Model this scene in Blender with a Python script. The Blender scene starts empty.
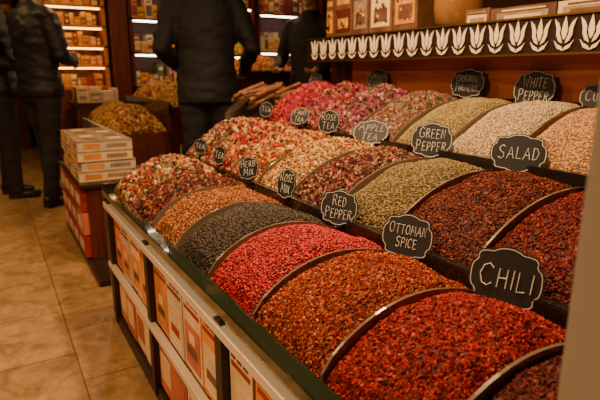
import bpy, bmesh, math, random
from mathutils import Vector, Matrix, Euler, noise
random.seed(7)
S=bpy.context.scene
COL=S.collection

# ---------------------------------------------------------------- materials
def new_mat(name):
    m=bpy.data.materials.new(name); m.use_nodes=True
    nt=m.node_tree; b=nt.nodes['Principled BSDF']
    return m,nt,b
def rgba(c): return (c[0],c[1],c[2],1)
def mat(name,c,rough=.6,metal=0,bump=0,bscale=40,var=0,emit=None,estr=0,coat=0):
    m,nt,b=new_mat(name)
    b.inputs['Base Color'].default_value=rgba(c)
    b.inputs['Roughness'].default_value=rough
    b.inputs['Metallic'].default_value=metal
    b.inputs['Coat Weight'].default_value=coat
    if emit:
        b.inputs['Emission Color'].default_value=rgba(emit); b.inputs['Emission Strength'].default_value=estr
    if var or bump:
        tc=nt.nodes.new('ShaderNodeTexCoord')
        n=nt.nodes.new('ShaderNodeTexNoise'); n.inputs['Scale'].default_value=bscale; n.inputs['Detail'].default_value=5
        nt.links.new(tc.outputs['Object'],n.inputs['Vector'])
        if var:
            r=nt.nodes.new('ShaderNodeValToRGB')
            r.color_ramp.elements[0].position=.3; r.color_ramp.elements[1].position=.7
            r.color_ramp.elements[0].color=rgba([max(0,x*(1-var)) for x in c])
            r.color_ramp.elements[1].color=rgba([min(1,x*(1+var)) for x in c])
            nt.links.new(n.outputs['Fac'],r.inputs['Fac']); nt.links.new(r.outputs['Color'],b.inputs['Base Color'])
        if bump:
            bp=nt.nodes.new('ShaderNodeBump'); bp.inputs['Strength'].default_value=bump; bp.inputs['Distance'].default_value=.01
            nt.links.new(n.outputs['Fac'],bp.inputs['Height']); nt.links.new(bp.outputs['Normal'],b.inputs['Normal'])
    return m
def wood(name,c1,c2,axis='Y',rough=.45,scale=3):
    m,nt,b=new_mat(name)
    tc=nt.nodes.new('ShaderNodeTexCoord'); mp=nt.nodes.new('ShaderNodeMapping')
    sc={'X':(1,14,14),'Y':(14,1,14),'Z':(14,14,1)}[axis]
    mp.inputs['Scale'].default_value=[s*scale/3 for s in sc]
    n=nt.nodes.new('ShaderNodeTexNoise'); n.inputs['Scale'].default_value=3; n.inputs['Detail'].default_value=8; n.inputs['Distortion'].default_value=.6
    r=nt.nodes.new('ShaderNodeValToRGB'); r.color_ramp.elements[0].color=rgba(c1); r.color_ramp.elements[1].color=rgba(c2)
    r.color_ramp.elements[0].position=.35; r.color_ramp.elements[1].position=.65
    L=nt.links
    L.new(tc.outputs['Object'],mp.inputs['Vector']); L.new(mp.outputs['Vector'],n.inputs['Vector'])
    L.new(n.outputs['Fac'],r.inputs['Fac']); L.new(r.outputs['Color'],b.inputs['Base Color'])
    b.inputs['Roughness'].default_value=rough
    return m

M_dark=wood('dark_wood',(.014,.006,.004),(.03,.012,.007))
M_redwood=wood('red_wood',(.58,.13,.035),(.80,.25,.075))
M_redcab=wood('red_cabinet',(.07,.010,.006),(.13,.022,.010),'Z')
M_band=mat('band_dark',(.02,.008,.005),.4)
M_tulip=mat('tulip_cream',(.85,.74,.54),.5)
M_rail=mat('rail_black',(.010,.008,.008),.25,coat=.5)
M_ledge=mat('ledge_dark_glass',(.014,.020,.010),.10,coat=1)
M_alu=mat('aluminium',(.85,.76,.62),.35,.35)
M_div=mat('divider_acrylic',(.15,.11,.075),.2,coat=.8)
M_slate=mat('chalkboard',(.010,.010,.012),.55)
M_chalk=mat('chalk',(.72,.72,.68),.9)
M_cream=mat('cream_card',(.80,.56,.29),.6,var=.2,bscale=8)
M_orange=mat('orange_card',(.70,.25,.05),.6,var=.3,bscale=9)
M_pink=mat('pink_card',(.55,.15,.08),.6,var=.3,bscale=9)
M_whitecard=mat('white_card',(.62,.52,.39),.55,var=.15,bscale=12)
M_greycard=mat('taupe_card',(.30,.21,.13),.55,var=.3,bscale=22)
M_browncard=mat('brown_card',(.14,.06,.03),.6,var=.5,bscale=14)
M_redcard=mat('red_card',(.30,.022,.014),.5,var=.3,bscale=12)
M_post=mat('post_paint',(.38,.34,.27),.5)
M_black=mat('black_cloth',(.006,.006,.008),.75,bump=.6,bscale=14)
M_navy=mat('black_puffer',(.007,.008,.012),.55,bump=.5,bscale=10)
M_jeans=mat('dark_trousers',(.014,.012,.013),.85,bump=.4,bscale=18)
M_shoe=mat('shoe_leather',(.012,.009,.008),.4)
M_skin=mat('skin',(.5,.27,.17),.5)
M_hair=mat('hair',(.02,.012,.008),.7,bump=1,bscale=90)
M_eye=mat('eye_white',(.8,.78,.75),.3); M_iris=mat('iris',(.02,.01,.005),.2); M_lip=mat('lip',(.4,.12,.09),.5)
M_plaster=mat('plaster',(.20,.10,.045),.8,var=.15,bscale=3)
M_strip=mat('strip_light',(1,1,1),.5,emit=(1,.86,.60),estr=16)
M_goldstrip=mat('gold_strip_light',(1,.8,.5),.5,emit=(1,.52,.15),estr=9)
M_warmstrip=mat('warm_strip',(1,1,1),.5,emit=(1,.62,.25),estr=5)
M_glass=mat('jar_glass',(.35,.16,.05),.1,coat=1)
M_yellow=mat('yellow_pack',(.80,.42,.03),.45,var=.3,bscale=20)
M_green=mat('green_pack',(.09,.13,.04),.5,var=.3,bscale=20)
M_gold=mat('gold_pack',(.70,.30,.05),.4,var=.35,bscale=15)
M_brass=mat('brass',(.6,.38,.12),.3,1)
M_purple=mat('purple_pack',(.2,.04,.12),.5,var=.3,bscale=20)

def floor_mat():
    m,nt,b=new_mat('floor_tiles'); L=nt.links
    tc=nt.nodes.new('ShaderNodeTexCoord')
    mp=nt.nodes.new('ShaderNodeMapping'); mp.inputs['Rotation'].default_value=(0,0,math.radians(90)); mp.inputs['Location'].default_value=(.1,.13,0)
    br=nt.nodes.new('ShaderNodeTexBrick'); br.offset=.5
    br.inputs['Scale'].default_value=1; br.inputs['Brick Width'].default_value=.42; br.inputs['Row Height'].default_value=.30
    br.inputs['Mortar Size'].default_value=.0035; br.inputs['Mortar Smooth'].default_value=.4
    br.inputs['Color1'].default_value=(.46,.285,.135,1); br.inputs['Color2'].default_value=(.36,.215,.095,1); br.inputs['Mortar'].default_value=(.18,.10,.045,1)
    n=nt.nodes.new('ShaderNodeTexNoise'); n.inputs['Scale'].default_value=9; n.inputs['Detail'].default_value=12; n.inputs['Distortion'].default_value=.9; n.inputs['Roughness'].default_value=.72
    r=nt.nodes.new('ShaderNodeValToRGB'); r.color_ramp.elements[0].position=.36; r.color_ramp.elements[0].color=(.42,.38,.32,1); r.color_ramp.elements[1].position=.66; r.color_ramp.elements[1].color=(1.15,1.15,1.15,1)
    mx=nt.nodes.new('ShaderNodeMix'); mx.data_type='RGBA'; mx.blend_type='MULTIPLY'; mx.inputs[0].default_value=.9
    L.new(tc.outputs['Object'],mp.inputs['Vector']); L.new(mp.outputs['Vector'],br.inputs['Vector']); L.new(tc.outputs['Object'],n.inputs['Vector'])
    L.new(n.outputs['Fac'],r.inputs['Fac']); L.new(br.outputs['Color'],mx.inputs[6]); L.new(r.outputs['Color'],mx.inputs[7])
    L.new(mx.outputs[2],b.inputs['Base Color']); b.inputs['Roughness'].default_value=.36
    bp=nt.nodes.new('ShaderNodeBump'); bp.inputs['Strength'].default_value=.35; bp.inputs['Distance'].default_value=.004; bp.invert=True
    L.new(br.outputs['Fac'],bp.inputs['Height']); L.new(bp.outputs['Normal'],b.inputs['Normal'])
    return m
M_floor=floor_mat()

# ---------------------------------------------------------------- mesh helpers
def obj_from_bm(name,bm,mats,parent=None,smooth=False):
    me=bpy.data.meshes.new(name); bm.to_mesh(me); bm.free()
    for m in (mats if isinstance(mats,(list,tuple)) else [mats]): me.materials.append(m)
    if smooth:
        for p in me.polygons: p.use_smooth=True
    o=bpy.data.objects.new(name,me); COL.objects.link(o)
    if parent: o.parent=parent
    return o
def empty(name,loc=(0,0,0)):
    e=bpy.data.objects.new(name,None); e.location=loc; e.empty_display_size=.1; COL.objects.link(e); return e
def bm_box(bm,x0,x1,y0,y1,z0,z1,mi=0,M=None):
    vs=[bm.verts.new(((M@Vector(p)) if M else p)) for p in [(x0,y0,z0),(x1,y0,z0),(x1,y1,z0),(x0,y1,z0),(x0,y0,z1),(x1,y0,z1),(x1,y1,z1),(x0,y1,z1)]]
    for f in [(0,3,2,1),(4,5,6,7),(0,1,5,4),(1,2,6,5),(2,3,7,6),(3,0,4,7)]:
        fc=bm.faces.new([vs[i] for i in f]); fc.material_index=mi
def box(name,x0,x1,y0,y1,z0,z1,m,parent=None,bevel=0):
    bm=bmesh.new(); bm_box(bm,x0,x1,y0,y1,z0,z1)
    if bevel: bmesh.ops.bevel(bm,geom=list(bm.edges),offset=bevel,segments=2,affect='EDGES')
    return obj_from_bm(name,bm,m,parent)
def bm_prism_y(bm,prof,y0,y1,mi=0):
    a=[bm.verts.new((x,y0,z)) for x,z in prof]; b=[bm.verts.new((x,y1,z)) for x,z in prof]
    n=len(prof)
    bm.faces.new(a).material_index=mi; bm.faces.new(b[::-1]).material_index=mi
    for i in range(n):
        bm.faces.new([a[i],b[i],b[(i+1)%n],a[(i+1)%n]]).material_index=mi

# ---------------------------------------------------------------- people (built first)
def bm_ell(bm,c,r,rot=None,sub=3):
    M=Matrix.Translation(c)@(rot.to_matrix().to_4x4() if rot else Matrix())@Matrix.Diagonal((r[0],r[1],r[2],1))
    bmesh.ops.create_icosphere(bm,subdivisions=sub,radius=1,matrix=M)
def bm_cap(bm,a,b,ra,rb,seg=16):
    a=Vector(a); b=Vector(b); d=b-a; L=d.length
    q=d.to_track_quat('Z','Y').to_matrix().to_4x4()
    bmesh.ops.create_cone(bm,cap_ends=True,segments=seg,radius1=ra,radius2=rb,depth=L,matrix=Matrix.Translation((a+b)/2)@q)
    bm_ell(bm,a,(ra,)*3,sub=2); bm_ell(bm,b,(rb,)*3,sub=2)
def bm_loft(bm,rings,seg=28):
    R=[]
    for (c,rx,ry) in rings:
        R.append([bm.verts.new((c[0]+rx*math.cos(2*math.pi*i/seg),c[1]+ry*math.sin(2*math.pi*i/seg),c[2])) for i in range(seg)])
    for p,q in zip(R,R[1:]):
        for i in range(seg): bm.faces.new([p[i],p[(i+1)%seg],q[(i+1)%seg],q[i]])
    bm.faces.new(R[0][::-1]); bm.faces.new(R[-1])
def fuse(name,bm,vox,m,parent,smooth=4,wr=0):
    o=obj_from_bm(name,bm,m)
    md=o.modifiers.new('r','REMESH'); md.mode='VOXEL'; md.voxel_size=vox; md.use_smooth_shade=True
    sm=o.modifiers.new('s','SMOOTH'); sm.iterations=smooth; sm.factor=.5
    dg=bpy.context.evaluated_depsgraph_get(); me=bpy.data.meshes.new_from_object(o.evaluated_get(dg))
    old=o.data; o.modifiers.clear(); o.data=me; bpy.data.meshes.remove(old)
    if wr:
        for v in me.vertices:
            c=v.co; k=noise.noise(Vector((c.x*7,c.y*7,c.z*16)))+.5*noise.noise(Vector((c.x*18,c.y*18,c.z*30+5)))
            v.co=c+v.normal*k*wr
    for p in me.polygons: p.use_smooth=True
    if not me.materials: me.materials.append(m)
    o.parent=parent
    return o
def person(name,loc,yaw,scale,jacket,elbR,wriR,elbL,wriL,legs=((-.1,-.04),(.1,.05)),lean=0,hem=.84,wr=.006,head_turn=0,quilt=False,hair=M_hair):
    e=empty(name,loc); e.rotation_euler=(0,0,math.radians(yaw)); e.scale=(scale,)*3
    yl=lambda z:-lean*max(0,z-.9)   # forward lean, front is -Y
    bm=bmesh.new()
    bm_loft(bm,[((0,0,.80),.15,.11),((0,0,.90),.172,.125),((0,yl(1.02),1.02),.165,.12)])
    for sx,(fx,fy) in zip((-1,1),legs):
        hip=(sx*.088,0,.86); kn=(sx*.09+(fx-sx*.1)*.5,fy*.5-.02,.49); an=(fx,fy,.09)
        bm_cap(bm,hip,kn,.096,.068); bm_cap(bm,kn,(an[0],an[1],.11),.068,.056)
        bm_cap(bm,(an[0],an[1],.12),(an[0],an[1]-.005,.075),.057,.060)
    fuse('trousers',bm,.012,M_jeans,e,4,wr*.8)
    for sx,(fx,fy) in zip((-1,1),legs):
        bm=bmesh.new()
        bm_ell(bm,(fx,fy+.01,.055),(.042,.06,.05)); bm_ell(bm,(fx,fy-.09,.035),(.047,.105,.036)); bm_box(bm,fx-.04,fx+.04,fy-.17,fy+.055,.002,.028)
        o=fuse('shoe',bm,.008,M_shoe,e,2)
        for v in o.data.vertices: v.co.z=max(v.co.z,.001)
    bm=bmesh.new()
    R=[(hem,.198,.142),(hem+.05,.195,.14),(1.0,.182,.13),(1.12,.18,.125),(1.25,.20,.135),(1.36,.205,.13),(1.43,.17,.11),(1.48,.10,.085),(1.535,.072,.075)]
    bm_loft(bm,[((0,yl(z),z),a,b) for z,a,b in R])
    for sh,el,wri in (((-.185,yl(1.4),1.40),elbR,wriR),((.185,yl(1.4),1.40),elbL,wriL)):
        bm_cap(bm,sh,el,.075,.057); bm_cap(bm,el,wri,.057,.043)
        bm_cap(bm,(sh[0]*.6,sh[1],1.42),sh,.07,.075)
    o=fuse('jacket',bm,.012,jacket,e,4,wr)
    if quilt:
        for v in o.data.vertices:
            k=abs(math.sin(v.co.z*math.pi/.085))**.5
            v.co=v.co+v.normal*(k*.010-.005)
    bm=bmesh.new(); hy=yl(1.55)
    rz=Euler((0,0,math.radians(head_turn)))
    bm_cap(bm,(0,hy+.012,1.46),(0,hy+.005,1.60),.058,.055)
    H=bmesh.new()
    bm_ell(H,(0,.008,.03),(.076,.093,.092)); bm_ell(H,(0,-.022,-.035),(.060,.066,.072)); bm_ell(H,(0,-.06,-.083),(.03,.026,.022))
    bm_cap(H,(0,-.088,.018),(0,-.106,-.02),.008,.013); bm_ell(H,(.011,-.094,-.024),(.009,.009,.007)); bm_ell(H,(-.011,-.094,-.024),(.009,.009,.007))
    bm_ell(H,(0,-.080,.035),(.05,.012,.010)); bm_ell(H,(0,-.083,-.048),(.024,.01,.011))
    for sx in (-1,1):
        bm_ell(H,(sx*.079,.012,-.003),(.009,.018,.030)); bm_ell(H,(sx*.045,-.062,-.012),(.02,.02,.016))
    T=Matrix.Translation((0,hy,1.665))@rz.to_matrix().to_4x4()
    bmesh.ops.transform(H,matrix=T,verts=H.verts)
    me=bpy.data.meshes.new('t'); H.to_mesh(me); H.free(); bm.from_mesh(me); bpy.data.meshes.remove(me)
    fuse('head',bm,.0055,M_skin,e,2)
    for sx in (-1,1):
        bm=bmesh.new(); bm_ell(bm,T@Vector((sx*.031,-.078,.008)),(.0125,.0105,.0085)); obj_from_bm('eye',bm,M_eye,e,True)
        bm=bmesh.new(); bm_ell(bm,T@Vector((sx*.031,-.087,.008)),(.0055,.003,.0055)); obj_from_bm('iris',bm,M_iris,e,True)
        bm=bmesh.new(); bm_ell(bm,T@Vector((sx*.031,-.088,.028)),(.018,.005,.004),Euler((0,sx*.12,0))); obj_from_bm('brow',bm,hair,e,True)
    bm=bmesh.new(); bm_ell(bm,T@Vector((0,-.0915,-.047)),(.023,.004,.003)); bm_ell(bm,T@Vector((0,-.0905,-.053)),(.018,.005,.004)); obj_from_bm('mouth',bm,M_lip,e,True)
    bm=bmesh.new()
    H=bmesh.new(); bm_ell(H,(0,.026,.052),(.083,.088,.080)); bm_ell(H,(0,.05,.0),(.074,.062,.07)); bm_ell(H,(0,-.03,.10),(.06,.05,.03))
    bmesh.ops.transform(H,matrix=T,verts=H.verts); 
    me=bpy.data.meshes.new('t'); H.to_mesh(me); H.free(); bm.from_mesh(me); bpy.data.meshes.remove(me)
    fuse('hair',bm,.007,hair,e,2,.003)
    for sx,el,wri in ((-1,elbR,wriR),(1,elbL,wriL)):
        d=(Vector(wri)-Vector(el)).normalized(); w=Vector(wri)
        side=d.cross(Vector((0,-1,0.001)) if abs(d.y)<.8 else Vector((0,0,1))).normalized(); nrm=side.cross(d).normalized()
        if nrm.dot(Vector((-sx,-.3,-.2)))<0: nrm=-nrm
        bm=bmesh.new()
        bm_cap(bm,w-d*.03,w+d*.03,.027,.026)
        for k in range(4):
            o_=side*((k-1.5)*.0185); bm_cap(bm,w+d*.03+o_*.6,w+d*.085+o_,.015,.011)
            ln=[.062,.075,.070,.052][k]
            p0=w+d*.085+o_; p1=p0+(d*.9+nrm*.35).normalized()*ln*.45; p2=p1+(d*.6+nrm*.8).normalized()*ln*.32; p3=p2+(d*.25+nrm*.95).normalized()*ln*.25
            bm_cap(bm,p0,p1,.0095,.0088,10); bm_cap(bm,p1,p2,.0088,.008,10); bm_cap(bm,p2,p3,.008,.007,10)
        t0=w+d*.035-side*.02; t1=t0+(d*.6-side*.8+nrm*.3).normalized()*.04; t2=t1+(d*.85-side*.2+nrm*.5).normalized()*.032
        bm_cap(bm,t0,t1,.015,.011,10); bm_cap(bm,t1,t2,.011,.009,10)
        fuse('hand',bm,.0038,M_skin,e,1)
    return e
# left pair of shoppers
person('man',(.36,4.62,0),120,1.03,M_navy,(-.27,-.02,1.14),(-.10,-.24,1.10),(.27,-.06,1.14),(.08,-.26,1.14),legs=((-.10,.08),(.10,-.08)),wr=.012,quilt=False)
person('man',(.10,5.08,0),80,1.03,M_navy,(-.27,.02,1.12),(-.20,-.2,1.05),(.27,.03,1.12),(.24,-.14,.93),legs=((-.1,-.03),(.1,.05)),quilt=True)
# shopper at the end of the counter, back turned to us
person('man',(1.27,3.37,0),165,1.06,M_black,(-.29,.0,1.14),(-.27,-.22,1.0),(.27,.02,1.13),(.16,-.22,1.02),legs=((-.1,0),(.1,.03)),lean=.10,wr=.012,hem=.80)
# vendor behind
person('man',(2.55,4.15,0),-60,1.03,M_black,(-.29,.0,1.14),(-.2,-.22,1.05),(.28,.0,1.14),(.2,-.22,1.05),wr=.006)

# ---------------------------------------------------------------- room shell
box('floor',-2.6,5.2,-2.2,9.2,-.05,0,M_floor)
box('wall_back',-2.6,5.2,9.1,9.2,0,3.2,M_plaster)
box('wall_left',-2.6,-2.5,-2.2,9.1,0,3.2,M_plaster)
box('wall_right',5.1,5.2,-2.2,9.1,0,3.2,M_plaster)
box('ceiling',-2.6,5.2,-2.2,9.2,3.2,3.28,M_plaster)

# ---------------------------------------------------------------- counter
ROW={1:dict(xf=.405,xb=.785,zf=.575,zb=.622,bulge=.072),
     2:dict(xf=.815,xb=1.205,zf=.650,zb=.775,bulge=.056),
     3:dict(xf=1.235,xb=1.63,zf=.795,zb=.94,bulge=.05)}
END={1:2.2,2:2.5,3:3.0}
START=.14
counter=empty('spice_counter')
bm=bmesh.new()
for r,d in ROW.items():
    bm_prism_y(bm,[(d['xf']-.005,0.0),(d['xf']-.005,d['zf']-.035),(d['xb']+.005,d['zb']-.035),(d['xb']+.005,0)],START-.02,END[r]+.02)
bmesh.ops.recalc_face_normals(bm,faces=bm.faces)
obj_from_bm('carcass',bm,M_dark,counter)
box('rail_middle',.787,.813,START-.03,END[1]+.25,.30,.662,M_rail,counter,.003)
box('rail_upper',1.207,1.233,START-.03,END[2]+.2,.40,.81,M_rail,counter,.003)
box('rail_rear',1.632,1.65,START-.03,END[3]+.03,.40,.955,M_rail,counter,.003)
box('front_ledge',.362,.402,START-.03,END[1]+.05,.548,.577,M_ledge,counter,.003)
box('end_cap_front',.365,.80,END[1]+.02,END[1]+.045,.02,.60,M_rail,counter,.002)
box('end_cap_mid',.80,1.22,END[2]+.02,END[2]+.045,.02,.70,M_rail,counter,.002)
box('light_strip_upper',.350,.372,START-.03,END[1]-.02,.514,.538,M_alu,counter,.002)
box('light_strip_lower',.350,.372,START-.03,END[1]-.02,.262,.282,M_alu,counter,.002)
box('plinth',.362,.41,START-.03,END[1],.0,.05,M_dark,counter)
bm=bmesh.new()
for y in (.17,.56,.95,1.55,2.14):
    bm_box(bm,.356,.40,y-.018,y+.018,.02,.545)
obj_from_bm('front_posts',bm,M_dark,counter)
bm=bmesh.new()
segs=[(.19,.54),(.58,.93),(.97,1.53),(1.57,2.12)]
for a,b in segs:
    n=max(2,round((b-a)/.14)); w=(b-a)/n
    for i in range(n):
        y0=a+i*w+.003; y1=a+(i+1)*w-.003
        mi=random.choice([0,0,1,3,1]); dx=random.uniform(0,.006)
        bm_box(bm,.372+dx,.402,y0,y1,.284,.508,mi)
        bm_box(bm,.3705+dx,.373+dx,y0+.012,y1-.012,.30,.42,random.choice([1,0,1,2]))
        bm_box(bm,.3700+dx,.3705+dx,y0+.03,y1-.03,.335,.36,random.choice([4,5]))
        bm_box(bm,.3700+dx,.3705+dx,y0+.045,y1-.045,.37,.40,random.choice([3,0]))
        bm_box(bm,.3705+dx,.373+dx,y0+.01,y1-.01,.455,.466,4)
        for q in range(3): bm_box(bm,.3705+dx,.373+dx,y0+.02+q*.03,y0+.04+q*.03,.474,.486,5)
        mi=random.choice([2,2,1,0])
        bm_box(bm,.372+dx,.402,y0,y1,.06,.255,mi)
        bm_box(bm,.3705+dx,.373+dx,y0+.018,y1-.018,.10,.19,random.choice([0,3,2]))
obj_from_bm('boxed_goods',bm,[M_cream,M_orange,M_pink,M_whitecard,M_redcard,M_browncard],counter)

def prof_z(r,s,base=True):
    d=ROW[r]
    return d['zf']+(d['zb']-d['zf'])*s + d['bulge']*(math.sin(math.pi*s**.85)**.8 if 0<s<1 else 0)
DIV={1:[.14,.39,.62,.87,1.12,1.37,1.62,1.87,2.2],
     2:[.18,.43,.69,.95,1.2,1.45,1.7,1.95,2.22,2.5],
     3:[.2,.45,.7,.95,1.2,1.45,1.7,1.95,2.2,2.5,3.0]}
bm=bmesh.new()
for r in DIV:
    d=ROW[r]
    for y in DIV[r]:
        N=18
        top=[(d['xf']+(d['xb']-d['xf'])*i/N, prof_z(r,i/N)+.007) for i in range(N+1)]
        bot=[(d['xb'],d['zb']-.035),(d['xf'],d['zf']-.035)]
        bm_prism_y(bm,top+bot,y-.0028,y+.0028)
bmesh.ops.recalc_face_normals(bm,faces=bm.faces)
obj_from_bm('bin_dividers',bm,M_div,counter)

# ---------------------------------------------------------------- signs (hand lettered)
GL={ # strokes in a 0..1 box
'A':[[(0,0),(.45,1),(.9,0)],[(.18,.38),(.74,.36)]],
'B':[[(.05,0),(.05,1),(.5,.97),(.62,.76),(.45,.55),(.05,.52)],[(.45,.53),(.72,.32),(.55,.04),(.05,0)]],
'C':[[(.75,.82),(.5,1),(.18,.88),(.02,.5),(.18,.1),(.5,0),(.78,.16)]],
'D':[[(.05,0),(.05,1),(.45,.95),(.75,.55),(.5,.08),(.05,0)]],
'E':[[(.68,.97),(.08,1),(.08,0),(.70,.02)],[(.08,.52),(.55,.53)]],
'F':[[(.7,.97),(.08,1),(.08,0)],[(.08,.52),(.55,.53)]],
'G':[[(.75,.84),(.5,1),(.18,.88),(.02,.5),(.18,.1),(.5,0),(.78,.14),(.78,.45),(.48,.44)]],
'H':[[(.05,0),(.08,1)],[(.7,0),(.68,1)],[(.06,.5),(.7,.52)]],
'I':[[(.12,0),(.14,1)]],
'L':[[(.08,1),(.06,0),(.66,.03)]],
'M':[[(0,0),(.12,1),(.45,.3),(.8,1),(.9,0)]],
'N':[[(.05,0),(.07,1),(.68,0),(.7,1)]],
'O':[[(.42,1),(.12,.85),(.0,.5),(.12,.12),(.42,0),(.72,.14),(.82,.5),(.7,.87),(.42,1)]],
'P':[[(.08,0),(.06,1),(.5,.98),(.68,.76),(.5,.52),(.08,.46)]],
'R':[[(.08,0),(.06,1),(.5,.98),(.66,.77),(.48,.54),(.08,.48)],[(.36,.5),(.74,0)]],
'S':[[(.66,.86),(.4,1),(.1,.84),(.16,.6),(.58,.42),(.64,.16),(.36,0),(.02,.14)]],
'T':[[(0,.97),(.78,1)],[(.4,.98),(.38,0)]],
'U':[[(.05,1),(.06,.25),(.35,0),(.66,.22),(.68,1)]],
'V':[[(0,1),(.38,0),(.76,1)]],
'W':[[(0,1),(.22,0),(.46,.7),(.7,0),(.95,1)]],
'X':[[(0,1),(.7,0)],[(.7,1),(0,0)]],
'Y':[[(0,1),(.36,.5),(.74,1)],[(.36,.5),(.33,0)]],
}
def gw(c): 
    return max(p[0] for s in GL[c] for p in s)
quart=[(0,1),(.16,.985),(.30,.93),(.42,.85),(.60,.84),(.76,.80),(.83,.70),(.82,.56),(.87,.46),(.95,.38),(.99,.22),(1,0)]
outl=quart+[(x,-z) for x,z in quart[-2::-1]]
outl=outl+[(-x,z) for x,z in outl[-2:0:-1]]
rsg=random.Random(3)
def sign(name,text,loc,w,h,yaw,tilt=-14,size=None,roll=0,stake=.05):
    e=empty(name,loc); e.rotation_euler=(math.radians(tilt),math.radians(roll),math.radians(yaw))
    bm=bmesh.new(); n=len(outl)
    T=.003
    f=[bm.verts.new((x*w/2,-T,z*h/2)) for x,z in outl]; b=[bm.verts.new((x*w/2,0,z*h/2)) for x,z in outl]
    bm.faces.new(f); bm.faces.new(b[::-1])
    for i in range(n): bm.faces.new([f[i],b[i],b[(i+1)%n],f[(i+1)%n]])
    bmesh.ops.recalc_face_normals(bm,faces=bm.faces)
    obj_from_bm('slate',bm,M_slate,e)
    bm=bmesh.new()
    o1=[bm.verts.new((x*w/2*.955,-T-.0006,z*h/2*.945)) for x,z in outl]; i1=[bm.verts.new((x*w/2*.93,-T-.0006,z*h/2*.915)) for x,z in outl]
    for i in range(n): bm.faces.new([o1[i],i1[i],i1[(i+1)%n],o1[(i+1)%n]])
    obj_from_bm('chalk_border',bm,M_chalk,e)
    bm=bmesh.new(); bm_box(bm,-.004,.004,.0005,.004,-h/2-stake,-h*.1); bm_box(bm,-.015,.015,.0005,.01,-h/2-.004,-h/2+.012)
    obj_from_bm('holder',bm,M_rail,e)
    lines=text.split('\n')
    def lw(l): return sum((gw(c)+.30)*(1.25 if i==0 else 1.0) for i,c in enumerate(l))-.3
    mx=max(lw(l) for l in lines)
    sx=w*.70/mx; H=min(h*(.50/len(lines) if len(lines)>1 else .30), sx*1.9)
    sx=min(sx,H*.85)
    cu=bpy.data.curves.new('chalk_text','CURVE'); cu.dimensions='3D'; cu.bevel_depth=max(.0008,H*.034); cu.bevel_resolution=1; cu.resolution_u=3
    gap=H*.42; tot=len(lines)*H+(len(lines)-1)*gap
    for li,l in enumerate(lines):
        x=-lw(l)*sx/2; zb=tot/2-H-li*(H+gap)
        for i,c in enumerate(l):
            k=1.25 if i==0 else 1.0; jz=rsg.uniform(-.05,.05)*H; rot=rsg.uniform(-.05,.05)
            for st in GL[c]:
                sp=cu.splines.new('POLY'); sp.points.add(len(st)-1)
                for q,(px,pz) in enumerate(st):
                    sp.points[q].co=(x+(px*k+pz*.08)*sx,-T-.0008,zb+jz+pz*H*(1+.18*(k-1)/.25)+rot*px*H,1)
            x+=(gw(c)+.30)*k*sx
    cu.materials.append(M_chalk)
    t=bpy.data.objects.new('chalk_text',cu); COL.objects.link(t); t.parent=e
    return e
A='spice_sign'
sign(A,'CHILI',(.775,.575,.683),.132,.118,-66)
sign(A,'OTTOMAN\nSPICE',(.775,.84,.690),.122,.105,-64)
sign(A,'RED\nPEPPER',(.785,1.123,.692),.112,.098,-62)
sign(A,'ROSE\nMIX',(.785,1.416,.705),.078,.098,-72)
sign(A,'HERB\nMIX',(.785,1.70,.71),.090,.085,-58,roll=-12)
sign(A,'TEA',(.785,1.976,.72),.07,.08,-70)
sign(A,'TEA',(.785,2.2,.73),.07,.07,-60)
sign(A,'SALAD',(1.205,.894,.838),.145,.105,-62)
sign(A,'GREEN\nPEPPER',(1.205,1.217,.838),.135,.115,-60)
sign(A,'APPLE\nTEA',(1.205,1.529,.832),.14,.105,-60,tilt=-35)
sign(A,'ROSE\nTEA',(1.205,1.809,.85),.10,.10,-62)
sign(A,'FRUIT\nTEA',(1.205,2.045,.855),.095,.085,-62,tilt=-30)
sign(A,'TEA',(1.205,2.38,.865),.08,.08,-62)
sign(A,'WHITE\nPEPPER',(1.60,1.15,.992),.145,.13,-78,tilt=-10)
sign(A,'ORIGINAL\nTURMERIC',(1.60,1.443,1.007),.145,.115,-78,tilt=-10)
sign(A,'CURRY',(1.60,.92,.975),.12,.09,-75,tilt=-10)
sign(A,'GREEN\nCURRY',(1.60,1.994,1.015),.115,.10,-74,tilt=-10)
sign(A,'LOVE\nTEA',(1.57,2.49,1.0),.09,.09,-70,tilt=-10)

# ---------------------------------------------------------------- rear panel, shelf and tulip trim
rs=empty('rear_display_shelf')
box('back_panel',1.655,1.685,START-.6,2.27,.55,1.12,M_redwood,rs)
box('end_panel',1.655,1.70,2.27,2.47,.55,1.10,M_redcab,rs)
box('shelf_board',1.60,2.02,START-.6,2.47,1.105,1.125,M_dark,rs,.002)
box('shelf_top',1.52,2.02,START-.6,2.47,1.205,1.221,M_dark,rs,.002)
box('band',1.50,1.52,START-.6,2.47,1.10,1.219,M_band,rs,.002)
box('band_edge_lower',1.494,1.50,START-.6,2.47,1.10,1.106,M_brass,rs)
box('band_edge_upper',1.494,1.50,START-.6,2.47,1.213,1.219,M_brass,rs)
box('leg_a',1.69,1.98,-.4,-.36,0,1.10,M_dark,rs); box('leg_b',1.72,1.98,2.40,2.44,0,1.105,M_dark,rs)
bm=bmesh.new()
def poly(pts,cy,cz,sc,x=1.4975,flip=1):
    v=[bm.verts.new((x,cy+flip*p[0]*sc,cz+p[1]*sc)) for p in pts]
    f=bm.faces.new(v)
    r=bmesh.ops.extrude_face_region(bm,geom=[f])
    for g in r['geom']:
        if isinstance(g,bmesh.types.BMVert): g.co.x-=.003
petal=[(0,-.5),(.10,-.32),(.14,-.1),(.10,.15),(0,.5),(-.10,.15),(-.14,-.1),(-.10,-.32)]
side=[(.06,-.62),(.24,-.52),(.36,-.28),(.38,.0),(.50,.40),(.30,.22),(.20,.0),(.20,-.25),(.12,-.42)]
leaf=[(.0,-.98),(.3,-.86),(.50,-.5),(.34,-.66),(.08,-.80)]
y=-.40
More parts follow.
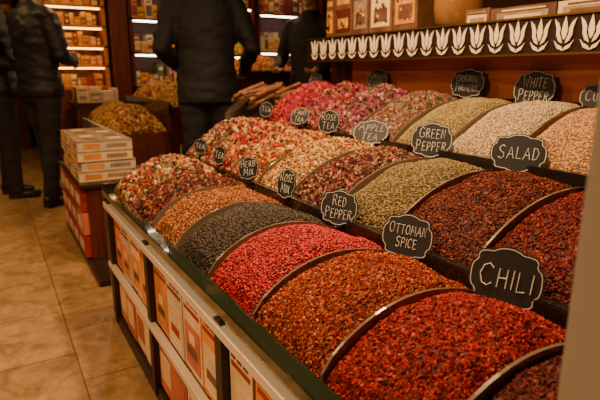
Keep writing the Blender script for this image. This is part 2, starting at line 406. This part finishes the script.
while y<2.43:
    poly(petal,y,1.176,.068)
    for fl in (1,-1):
        poly(side,y,1.176,.070,flip=fl); poly(leaf,y,1.174,.064,flip=fl)
    y+=.082
bmesh.ops.recalc_face_normals(bm,faces=bm.faces)
obj_from_bm('tulip_ornaments',bm,M_tulip,rs)

def goods(name,xs,y0,y1,z,palette,hrange=(.16,.26),wr=(.09,.17),depth=.12,axis='Y',picture=False):
    """row of packets along Y (axis='Y', facing -X) or X (facing -Y)"""
    bm=bmesh.new(); p=y0; n=len(palette)
    while p<y1-.03:
        w=min(random.uniform(*wr),y1-p); h=random.uniform(*hrange); mi=random.randrange(n); mj=random.randrange(n); mk=random.randrange(n)
        if picture: mi=0; 
        def bx(a0,a1,b0,b1,c0,c1,m):
            if axis=='Y': bm_box(bm,xs+a0,xs+a1,b0,b1,c0,c1,m)
            else: bm_box(bm,b0,b1,xs+a0,xs+a1,c0,c1,m)
        bx(0,depth,p+.002,p+w-.004,z,z+h,mi)
        bx(-.002,0,p+.002+w*.1,p+w*.88,z+h*.12,z+h*.62,mj)
        bx(-.003,-.002,p+w*.2,p+w*.75,z+h*.2,z+h*.42,mk)
        bx(-.002,0,p+w*.15,p+w*.8,z+h*.72,z+h*.84,mk)
        if picture:
            for q in range(14):
                a=p+w*random.uniform(.14,.76); c=z+h*random.uniform(.14,.52); s_=random.uniform(.008,.016)
                bx(-.0045,-.003,a,a+s_,c,c+s_,random.randrange(n))
        p+=w
    return obj_from_bm(name,bm,palette)
goods('gift_box_row',1.60,-.35,1.48,1.2215,[M_greycard,M_cream,M_browncard,M_browncard],(.04,.08),(.18,.28),.3)
goods('tea_box_row',1.60,1.74,2.44,1.2215,[M_browncard,M_cream,M_redcab,M_browncard,M_gold,M_greycard],(.2,.28),(.13,.2),picture=True)
def lathe(name,prof,loc,m,seg=28,parent=None):
    bm=bmesh.new(); rings=[]
    for r,z in prof:
        rings.append([bm.verts.new((loc[0]+r*math.cos(2*math.pi*i/seg),loc[1]+r*math.sin(2*math.pi*i/seg),loc[2]+z)) for i in range(seg)])
    for a,b in zip(rings,rings[1:]):
        for i in range(seg): bm.faces.new([a[i],a[(i+1)%seg],b[(i+1)%seg],b[i]])
    bm.faces.new(rings[0][::-1]); bm.faces.new(rings[-1])
    return obj_from_bm(name,bm,m,parent,True)
lathe('sweets_jar',[(.06,0),(.09,.02),(.10,.08),(.10,.14),(.085,.18),(.06,.20),(.065,.205),(.065,.225),(.03,.235),(.012,.25),(.005,.26)],(1.70,1.61,1.2215),M_glass)

# ---------------------------------------------------------------- corner post
pp=empty('corner_post',(.37,.165,0))
box('shaft',0,.055,0,.052,0.02,2.7,M_post,pp,.004)
box('base_shoe',-.01,.065,-.01,.062,0,.04,M_post,pp,.003)

# ---------------------------------------------------------------- box cabinet
cab=empty('low_cabinet')
box('body',.40,.70,2.95,3.85,.03,.44,M_redcab,cab,.004)
box('top',.36,.72,2.92,3.88,.44,.46,M_dark,cab,.003)
box('plinth',.37,.70,2.60,3.9,0,.03,M_dark,cab)
bm=bmesh.new()
for j in range(3):
    z=.04+.132*j
    for i in range(4):
        yy=2.97+i*.22
        mi=random.choice([0,1,0])
        bm_box(bm,.365,.40,yy,yy+.21,z,z+.125,mi); bm_box(bm,.363,.365,yy+.03,yy+.18,z+.03,z+.09,2)
obj_from_bm('red_product_boxes',bm,[M_redcard,M_pink,M_whitecard],cab)
bx=empty('stacked_sweet_boxes')
bm=bmesh.new()
for j in range(4):
    for i in range(2):
        yy=3.02+i*.36+random.uniform(-.01,.01); xx=.385+random.uniform(-.01,.01); z=.4605+j*.056
        bm_box(bm,xx,xx+.29,yy,yy+.34,z,z+.048,0 if (i+j)%2 else 1); bm_box(bm,xx-.002,xx+.292,yy-.002,yy+.342,z+.049,z+.0555,2)
        bm_box(bm,xx-.0012,xx,yy+.03,yy+.15,z+.010,z+.040,2); bm_box(bm,xx-.0012,xx,yy+.18,yy+.31,z+.014,z+.036,4)
        bm_box(bm,xx+.03,xx+.12,yy-.0012,yy,z+.010,z+.040,4); bm_box(bm,xx+.15,xx+.26,yy-.0012,yy,z+.014,z+.036,2)
for i in range(2):
    for a in range(2):
        for b_ in range(2):
            bm_box(bm,.41+a*.13,.52+a*.13,3.05+i*.36+b_*.15,3.17+i*.36+b_*.15,.684,.6855,2)
            bm_box(bm,.43+a*.13,.50+a*.13,3.07+i*.36+b_*.15,3.15+i*.36+b_*.15,.6855,.6865,[3,1][(a+b_)%2])
obj_from_bm('cartons',bm,[M_whitecard,M_cream,M_greycard,M_browncard,M_orange],bx)

# ---------------------------------------------------------------- spice materials / scatter
def spice_mat(name,cols,rough=.6,grain=False,scale=220):
    m,nt,b=new_mat(name); L=nt.links
    r=nt.nodes.new('ShaderNodeValToRGB'); cr=r.color_ramp; cr.interpolation='CONSTANT'
    while len(cr.elements)>1: cr.elements.remove(cr.elements[-1])
    n=len(cols); cr.elements[0].position=0; cr.elements[0].color=rgba(cols[0])
    for i in range(1,n):
        e=cr.elements.new(i/n); e.color=rgba(cols[i])
    b.inputs['Specular IOR Level'].default_value=.3
    if grain:
        oi=nt.nodes.new('ShaderNodeObjectInfo'); L.new(oi.outputs['Random'],r.inputs['Fac'])
        L.new(r.outputs['Color'],b.inputs['Base Color'])
    else:
        tc=nt.nodes.new('ShaderNodeTexCoord'); v=nt.nodes.new('ShaderNodeTexVoronoi'); v.inputs['Scale'].default_value=scale
        sp=nt.nodes.new('ShaderNodeSeparateColor')
        L.new(tc.outputs['Object'],v.inputs['Vector']); L.new(v.outputs['Color'],sp.inputs[0]); L.new(sp.outputs[0],r.inputs['Fac'])
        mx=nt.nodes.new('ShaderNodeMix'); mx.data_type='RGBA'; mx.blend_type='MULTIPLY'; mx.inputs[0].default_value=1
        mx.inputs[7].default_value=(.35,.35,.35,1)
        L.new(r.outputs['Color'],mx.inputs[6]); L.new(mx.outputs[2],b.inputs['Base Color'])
        bp=nt.nodes.new('ShaderNodeBump'); bp.inputs['Strength'].default_value=1; bp.inputs['Distance'].default_value=.003; bp.invert=True
        L.new(v.outputs['Distance'],bp.inputs['Height']); L.new(bp.outputs['Normal'],b.inputs['Normal'])
    b.inputs['Roughness'].default_value=rough
    return m
def scatter_group(name,rad,scl,density,gm,seed,sub=1,smin=.6,smax=1.45):
    g=bpy.data.node_groups.new(name,'GeometryNodeTree')
    g.interface.new_socket(name='Geometry',in_out='INPUT',socket_type='NodeSocketGeometry')
    g.interface.new_socket(name='Geometry',in_out='OUTPUT',socket_type='NodeSocketGeometry')
    N=g.nodes; L=g.links
    gi=N.new('NodeGroupInput'); go=N.new('NodeGroupOutput')
    dp=N.new('GeometryNodeDistributePointsOnFaces'); dp.inputs['Density'].default_value=density; dp.inputs['Seed'].default_value=seed
    nm=N.new('GeometryNodeInputNormal'); sx=N.new('ShaderNodeSeparateXYZ'); gt=N.new('ShaderNodeMath'); gt.operation='GREATER_THAN'; gt.inputs[1].default_value=.15
    L.new(nm.outputs[0],sx.inputs[0]); L.new(sx.outputs[2],gt.inputs[0]); L.new(gt.outputs[0],dp.inputs['Selection'])
    ic=N.new('GeometryNodeMeshIcoSphere'); ic.inputs['Radius'].default_value=rad; ic.inputs['Subdivisions'].default_value=sub
    tr=N.new('GeometryNodeTransform'); tr.inputs['Scale'].default_value=scl
    sm=N.new('GeometryNodeSetMaterial'); sm.inputs['Material'].default_value=gm
    rr=N.new('FunctionNodeRandomValue'); rr.data_type='FLOAT_VECTOR'; rr.inputs[0].default_value=(0,0,0); rr.inputs[1].default_value=(6.28,6.28,6.28)
    rs=N.new('FunctionNodeRandomValue'); rs.data_type='FLOAT'; rs.inputs[2].default_value=smin; rs.inputs[3].default_value=smax
    io=N.new('GeometryNodeInstanceOnPoints'); jn=N.new('GeometryNodeJoinGeometry')
    L.new(gi.outputs[0],dp.inputs['Mesh']); L.new(dp.outputs['Points'],io.inputs['Points'])
    L.new(ic.outputs['Mesh'],tr.inputs['Geometry']); L.new(tr.outputs[0],sm.inputs['Geometry']); L.new(sm.outputs[0],io.inputs['Instance'])
    L.new(rr.outputs[0],io.inputs['Rotation']); L.new(rs.outputs[1],io.inputs['Scale'])
    L.new(gi.outputs[0],jn.inputs[0]); L.new(io.outputs[0],jn.inputs[0]); L.new(jn.outputs[0],go.inputs[0])
    return g
KIND={ # rad, scale, density, sub, smin, smax
 'flake':(.0036,(1,.75,.25),72000,1,.45,1.6),
 'corn':(.0031,(1,1,1),36000,2,.8,1.15),
 'seed':(.0030,(1.1,.8,.8),50000,1,.8,1.2),
 'coarse':(.0090,(1,.6,.25),15000,1,.4,1.5),
 'petal':(.0140,(1,.7,.22),7800,1,.4,1.5),
 'chunk':(.018,(1,.6,.4),4500,2,.6,1.3),
}
seedc=[0]
def pile_mesh(name,x0,x1,y0,y1,zfun,zb0,nx=26,ny=18):
    bm=bmesh.new(); V=[]
    for i in range(nx+1):
        row=[]
        for j in range(ny+1):
            s=i/nx; t=j/ny; x=x0+(x1-x0)*s; y=y0+(y1-y0)*t
            row.append(bm.verts.new((x,y,zfun(s,t,x,y))))
        V.append(row)
    for i in range(nx):
        for j in range(ny):
            bm.faces.new([V[i][j],V[i+1][j],V[i+1][j+1],V[i][j+1]])
    loop=[V[i][0] for i in range(nx+1)]+[V[nx][j] for j in range(1,ny+1)]+[V[i][ny] for i in range(nx-1,-1,-1)]+[V[0][j] for j in range(ny-1,0,-1)]
    low=[bm.verts.new((v.co.x,v.co.y,min(v.co.z,zb0(v.co.x)))) for v in loop]
    n=len(loop)
    for k in range(n):
        a,b=loop[k],loop[(k+1)%n]
        try: bm.faces.new([a,low[k],low[(k+1)%n],b])
        except: pass
    return bm
def finish_pile(name,bm,kind,cols,rough,dens=1,parent=None):
    seedc[0]+=1
    K=KIND[kind]
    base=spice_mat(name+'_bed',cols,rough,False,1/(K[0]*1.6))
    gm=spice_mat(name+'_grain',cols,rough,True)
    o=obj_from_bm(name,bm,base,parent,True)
    g=scatter_group(name+'_scatter',K[0],K[1],K[2]*dens,gm,seedc[0],K[3],K[4],K[5])
    md=o.modifiers.new('grains','NODES'); md.node_group=g
    return o
def spice(name,r,k,kind,cols,rough=.6,dens=1,extra=0):
    d=ROW[r]; y0=DIV[r][k]+.004; y1=DIV[r][k+1]-.004
    ph=random.uniform(0,50)
    def zf(s,t,x,y):
        z=prof_z(r,min(max(s,.0),1))
        e=abs(2*t-1)
        z+= (.016*(1-e**2.2))*math.sin(math.pi*min(1,max(0,s)))**.5-.016*e**5
        z+= extra*math.sin(math.pi*s)*(1-e*e)
        z+= .012*noise.noise(Vector((x*9+ph,y*9,0)))+.006*noise.noise(Vector((x*30,y*30,ph)))
        if s<=0.001 : z=d['zf']-.012
        if s>=.999: z=d['zb']-.01
        return z
    bm=pile_mesh(name,d['xf']+.001,d['xb']-.001,y0,y1,zf,lambda x:d['zf']-.034+(d['zb']-d['zf'])*(x-d['xf'])/(d['xb']-d['xf']))
    return finish_pile(name,bm,kind,cols,rough,dens)

CHILI=[(.30,.006,.0015),(.42,.012,.002),(.15,.003,.001),(.48,.035,.004),(.06,.002,.001),(.35,.008,.002)]
OTTO=[(.36,.035,.004),(.20,.010,.002),(.46,.10,.012),(.08,.005,.002),(.32,.02,.004),(.5,.16,.03)]
PINKC=[(.42,.003,.010),(.28,.002,.006),(.54,.012,.018),(.12,.001,.003)]
BLACKP=[(.020,.014,.010),(.040,.028,.02),(.010,.007,.005),(.08,.055,.035)]
ORB=[(.40,.11,.02),(.2,.045,.010),(.48,.21,.05),(.07,.02,.008),(.36,.05,.015),(.5,.3,.12)]
DKR=[(.10,.010,.006),(.20,.02,.008),(.03,.010,.006),(.36,.12,.04),(.13,.008,.010),(.02,.01,.01),(.3,.22,.1)]
TEA=[(.45,.26,.09),(.34,.03,.01),(.10,.10,.03),(.6,.47,.26),(.05,.02,.01),(.5,.12,.03),(.13,.03,.05),(.5,.33,.12),(.2,.08,.03)]
spice('ground_paprika',1,0,'flake',[(.10,.006,.003),(.06,.003,.002),(.15,.012,.005)])
spice('chili_flakes',1,1,'flake',CHILI,extra=.006)
spice('ottoman_spice_mix',1,2,'flake',OTTO,extra=.005)
spice('red_peppercorns',1,3,'corn',PINKC,.4)
spice('black_peppercorns',1,4,'corn',BLACKP,.5)
spice('herb_spice_mix',1,5,'flake',ORB,dens=.8)
spice('dark_berry_tea',1,6,'coarse',DKR,dens=1.3)
spice('winter_tea',1,7,'petal',TEA,extra=.03,dens=1.2)

spice('sumac',2,0,'flake',[(.14,.006,.004),(.09,.003,.003),(.22,.012,.006)],dens=.5)
spice('sumac_flakes',2,1,'flake',[(.17,.006,.003),(.10,.003,.002),(.28,.015,.005),(.04,.002,.001)],dens=.8)
spice('salad_spice',2,2,'flake',[(.14,.014,.005),(.08,.006,.003),(.26,.04,.010),(.03,.005,.003)],dens=.8)
spice('green_peppercorns',2,3,'corn',[(.14,.10,.032),(.20,.15,.055),(.07,.055,.02),(.28,.2,.085)],.6)
spice('hibiscus_tea',2,4,'coarse',[(.10,.010,.012),(.2,.02,.02),(.38,.16,.07),(.03,.01,.008),(.34,.25,.11),(.14,.01,.04),(.12,.10,.04)],dens=1.2)
spice('apple_tea',2,5,'coarse',[(.6,.36,.11),(.4,.17,.04),(.68,.50,.24),(.33,.06,.02),(.15,.08,.03),(.6,.42,.12)],extra=.012,dens=1.1)
spice('orange_tea',2,6,'petal',[(.62,.28,.05),(.50,.03,.01),(.62,.44,.15),(.2,.04,.02),(.12,.12,.04),(.6,.16,.02),(.4,.22,.1)],extra=.02,dens=1.1)
spice('rosehip_tea',2,7,'petal',[(.50,.015,.01),(.62,.15,.02),(.16,.02,.012),(.62,.44,.16),(.08,.04,.02),(.44,.02,.06),(.45,.3,.12)],extra=.035)
spice('dried_fruit_tea',2,8,'petal',[(.46,.02,.01),(.58,.26,.04),(.10,.02,.01),(.6,.47,.24),(.18,.03,.08),(.12,.12,.05)],extra=.035)

spice('mustard_seeds',3,0,'seed',[(.4,.25,.12),(.5,.32,.16)],dens=.5)
spice('coriander_seeds',3,1,'seed',[(.42,.26,.13),(.34,.2,.1),(.52,.34,.18)],dens=.6)
spice('chickpeas',3,2,'corn',[(.48,.25,.11),(.56,.34,.17),(.32,.16,.07)],dens=.9)
spice('white_peppercorns',3,3,'corn',[(.50,.38,.22),(.58,.47,.31),(.38,.27,.15)],dens=.9)
spice('cardamom_pods',3,4,'seed',[(.34,.26,.10),(.24,.18,.06),(.46,.35,.16)],dens=.8)
spice('rose_tea',3,5,'coarse',[(.36,.12,.10),(.2,.17,.06),(.5,.34,.22),(.14,.04,.03),(.10,.12,.04),(.36,.08,.12),(.2,.1,.06)],extra=.02)
spice('rosebuds',3,6,'petal',[(.40,.07,.10),(.24,.03,.06),(.5,.30,.24),(.12,.05,.03),(.14,.14,.06),(.25,.05,.16)],extra=.035,dens=.9)
spice('hibiscus_flowers',3,7,'petal',[(.40,.02,.04),(.5,.08,.07),(.16,.01,.02),(.45,.26,.16),(.22,.02,.1),(.1,.09,.04)],extra=.05)
spice('pomegranate_tea',3,8,'petal',[(.48,.015,.02),(.6,.08,.05),(.22,.01,.02),(.3,.03,.10)],extra=.05)

bm=bmesh.new()
for k in range(34):
    L_=random.uniform(.12,.2); a=random.uniform(-.4,.4)
    M=Matrix.Translation((1.43+random.uniform(-.13,.13),2.75+random.uniform(-.19,.19),.90+.012*(k%6)))@Matrix.Rotation(a,4,'Z')@Matrix.Rotation(random.uniform(-.15,.15)-.3,4,'Y')
    bmesh.ops.create_cone(bm,cap_ends=True,segments=8,radius1=.012,radius2=.010,depth=L_,matrix=M@Matrix.Rotation(math.pi/2,4,'Y'))
obj_from_bm('cinnamon_bundles',bm,mat('cinnamon',(.28,.12,.05),.6,var=.5,bscale=25))

sc=empty('snack_counter')
box('body_low',.74,1.18,3.95,5.2,0,.60,M_redcab,sc,.004)
box('lip_low',.725,.745,3.93,5.2,.52,.64,M_alu,sc,.002)
box('body_high',1.18,1.65,3.95,5.4,0,.78,M_redcab,sc,.004)
box('lip_high',1.165,1.18,3.93,5.4,.74,.83,M_rail,sc,.002)
def heap(name,x0,x1,y0,y1,z,h,kind,cols,dens=1):
    def zf(s,t,x,yy):
        return z+.005+h*(math.sin(math.pi*s)*math.sin(math.pi*t))**.55+ .02*noise.noise(Vector((x*8,yy*8,z)))*(0<s<1 and 0<t<1)
    bm=pile_mesh(name,x0,x1,y0,y1,zf,lambda x:z+.001)
    return finish_pile(name,bm,kind,cols,.6,dens)
SN=[(.4,.2,.05),(.3,.11,.03),(.6,.38,.14),(.15,.05,.02)]
heap('dried_apricots',.75,1.16,3.97,4.55,.60,.18,'chunk',SN)
heap('dried_figs',.75,1.16,4.58,5.15,.60,.18,'chunk',[(.55,.33,.10),(.4,.17,.04),(.25,.12,.05)])
heap('walnuts',1.19,1.63,3.97,4.6,.78,.18,'chunk',[(.5,.28,.08),(.35,.17,.05),(.6,.4,.18)])
heap('dried_dates',1.19,1.63,4.63,5.3,.78,.18,'chunk',[(.4,.18,.05),(.2,.07,.02),(.5,.3,.12)])
dc=empty('display_counter')
box('body',.70,1.14,5.32,5.78,0,.74,M_redcab,dc,.004)
box('top',.68,1.16,5.30,5.80,.74,.765,M_dark,dc,.003)
goods('sweet_carton_pile',5.36,.72,1.10,.766,[M_whitecard,M_cream,M_whitecard,M_greycard],(.10,.16),(.10,.14),.3,axis='X')

# ---------------------------------------------------------------- back shelving
def shelving(name,x0,x1,y,zs,depth,pal,wood_m,strip=M_strip,hr=(.16,.25),wr=(.05,.12)):
    e=empty(name)
    bm=bmesh.new()
    bm_box(bm,x0,x1,y+depth,y+depth+.03,0,2.3)
    bm_box(bm,x0,x0+.03,y,y+depth,0,2.3); bm_box(bm,x1-.03,x1,y,y+depth,0,2.3)
    for z in zs: bm_box(bm,x0,x1,y,y+depth,z-.025,z)
    obj_from_bm('frame',bm,wood_m,e)
    box('base_cabinet',x0,x1,y-.12,y+depth,0,.87,M_redcab,e,.004)
    bm=bmesh.new()
    n=max(2,round((x1-x0)/.35)); w=(x1-x0)/n
    for i in range(n):
        bm_box(bm,x0+i*w+.02,x0+(i+1)*w-.02,y-.135,y-.12,.10,.78)
        bm_box(bm,x0+(i+.45)*w,x0+(i+.55)*w,y-.15,y-.135,.68,.70,1)
    obj_from_bm('cabinet_doors',bm,[M_redcab,M_brass],e)
    bm=bmesh.new()
    for z in zs[1:]:
        bm_box(bm,x0+.05,x1-.05,y+.005,y+.022,z-.039,z-.026)
    obj_from_bm('strip_lights',bm,strip,e)
    for z in zs[:-1]:
        o=goods('shelf_goods',y+.06,x0+.05,x1-.05,z+.001,pal,hr,wr,.16,axis='X'); o.parent=e
    return e
M_gw=wood('gold_wood',(.45,.17,.04),(.65,.28,.07),'X')
shelving('goods_shelf',.55,1.16,6.0,[.9,1.12,1.32,1.52,1.72,1.92,2.2],.4,[M_gold,M_orange,M_yellow,M_cream,M_browncard,M_redcard],M_gw,strip=M_goldstrip,hr=(.08,.14),wr=(.04,.09))
box('shop_pillar',1.19,1.36,5.9,6.2,0,3.19,M_redcab)
shelving('goods_shelf',1.40,2.1,6.0,[.9,1.26,1.62,1.98,2.25],.4,[M_yellow,M_cream,M_yellow,M_whitecard,M_gold,M_purple,M_orange,M_redcard,M_green],M_redcab,hr=(.10,.24),wr=(.04,.10))
shelving('goods_shelf',2.14,2.9,6.0,[.9,1.25,1.5,1.8,2.1],.4,[M_yellow,M_cream,M_gold,M_redcard,M_green],M_redcab,hr=(.10,.18),wr=(.04,.10))
shelving('goods_shelf',2.94,3.9,6.0,[.9,1.3,1.75,2.1],.4,[M_cream,M_redcard,M_whitecard,M_orange,M_browncard],M_redcab,hr=(.14,.26),wr=(.05,.1))
box('shop_partition',3.95,5.08,6.0,6.1,0,3.19,M_redcab)
s2=empty('sweets_counter')
box('body',2.1,3.6,4.9,5.4,0,1.02,M_redcab,s2,.004)
box('rim',2.08,3.62,4.87,4.90,.98,1.06,M_dark,s2,.002)
heap('turkish_delight_heap',2.12,2.85,4.91,5.38,1.021,.18,'chunk',[(.6,.03,.02),(.75,.35,.02),(.6,.45,.3),(.1,.2,.03),(.6,.1,.02)])
heap('candied_fruit_heap',2.9,3.58,4.91,5.38,1.021,.18,'chunk',[(.65,.3,.03),(.6,.04,.02),(.7,.55,.3)])
shelving('goods_shelf',-1.6,.45,8.4,[.9,1.3,1.7,2.1],.5,[M_gold,M_orange,M_browncard,M_redcard],M_redcab,strip=M_goldstrip)

# ---------------------------------------------------------------- lamps
def pendant(loc,power,size=.10,color=(1,.58,.26)):
    e=empty('pendant_lamp',loc)
    lathe('shade',[(.03,.16),(.05,.15),(.14,.02),(.15,0),(.148,.0),(.13,.025),(.045,.14),(.02,.15)],(0,0,0),M_brass,24,e)
    box('cord',-.004,.004,-.004,.004,.155,3.2-loc[2],M_rail,e)
    bm=bmesh.new(); bm_ell(bm,(0,0,.05),(.035,.035,.045)); obj_from_bm('bulb',bm,M_warmstrip,e,True)
    l=bpy.data.lights.new('bulb_light','AREA'); l.shape='DISK'; l.size=size; l.energy=power; l.color=color; l.spread=math.radians(175)
    o=bpy.data.objects.new('bulb_light',l); COL.objects.link(o); o.parent=e; o.location=(0,0,-.02)
    return e
pendant((.75,.95,1.95),34,color=(1,.61,.30))
pendant((.95,1.95,2.1),27,color=(1,.61,.30))
pendant((-.75,.9,1.75),30,color=(1,.61,.30))  # added unseen fill on the aisle side, brightens rear panel and counter front
pendant((-.75,3.0,2.4),26)
pendant((-.8,4.9,2.6),14)
pendant((1.0,4.7,2.4),15)
pendant((2.6,4.9,2.4),14)

w=bpy.data.worlds.new('World'); S.world=w; w.use_nodes=True
w.node_tree.nodes['Background'].inputs[0].default_value=(1,.7,.45,1); w.node_tree.nodes['Background'].inputs[1].default_value=.02

cam=bpy.data.cameras.new('Camera'); co=bpy.data.objects.new('Camera',cam); COL.objects.link(co)
co.location=(0,0,1.05); co.rotation_euler=(math.radians(90-13.83),0,math.radians(-30.5)); cam.lens=31.2; cam.sensor_width=36; cam.clip_start=.02
cam.dof.use_dof=True; cam.dof.focus_distance=1.2; cam.dof.aperture_fstop=5.6
S.camera=co
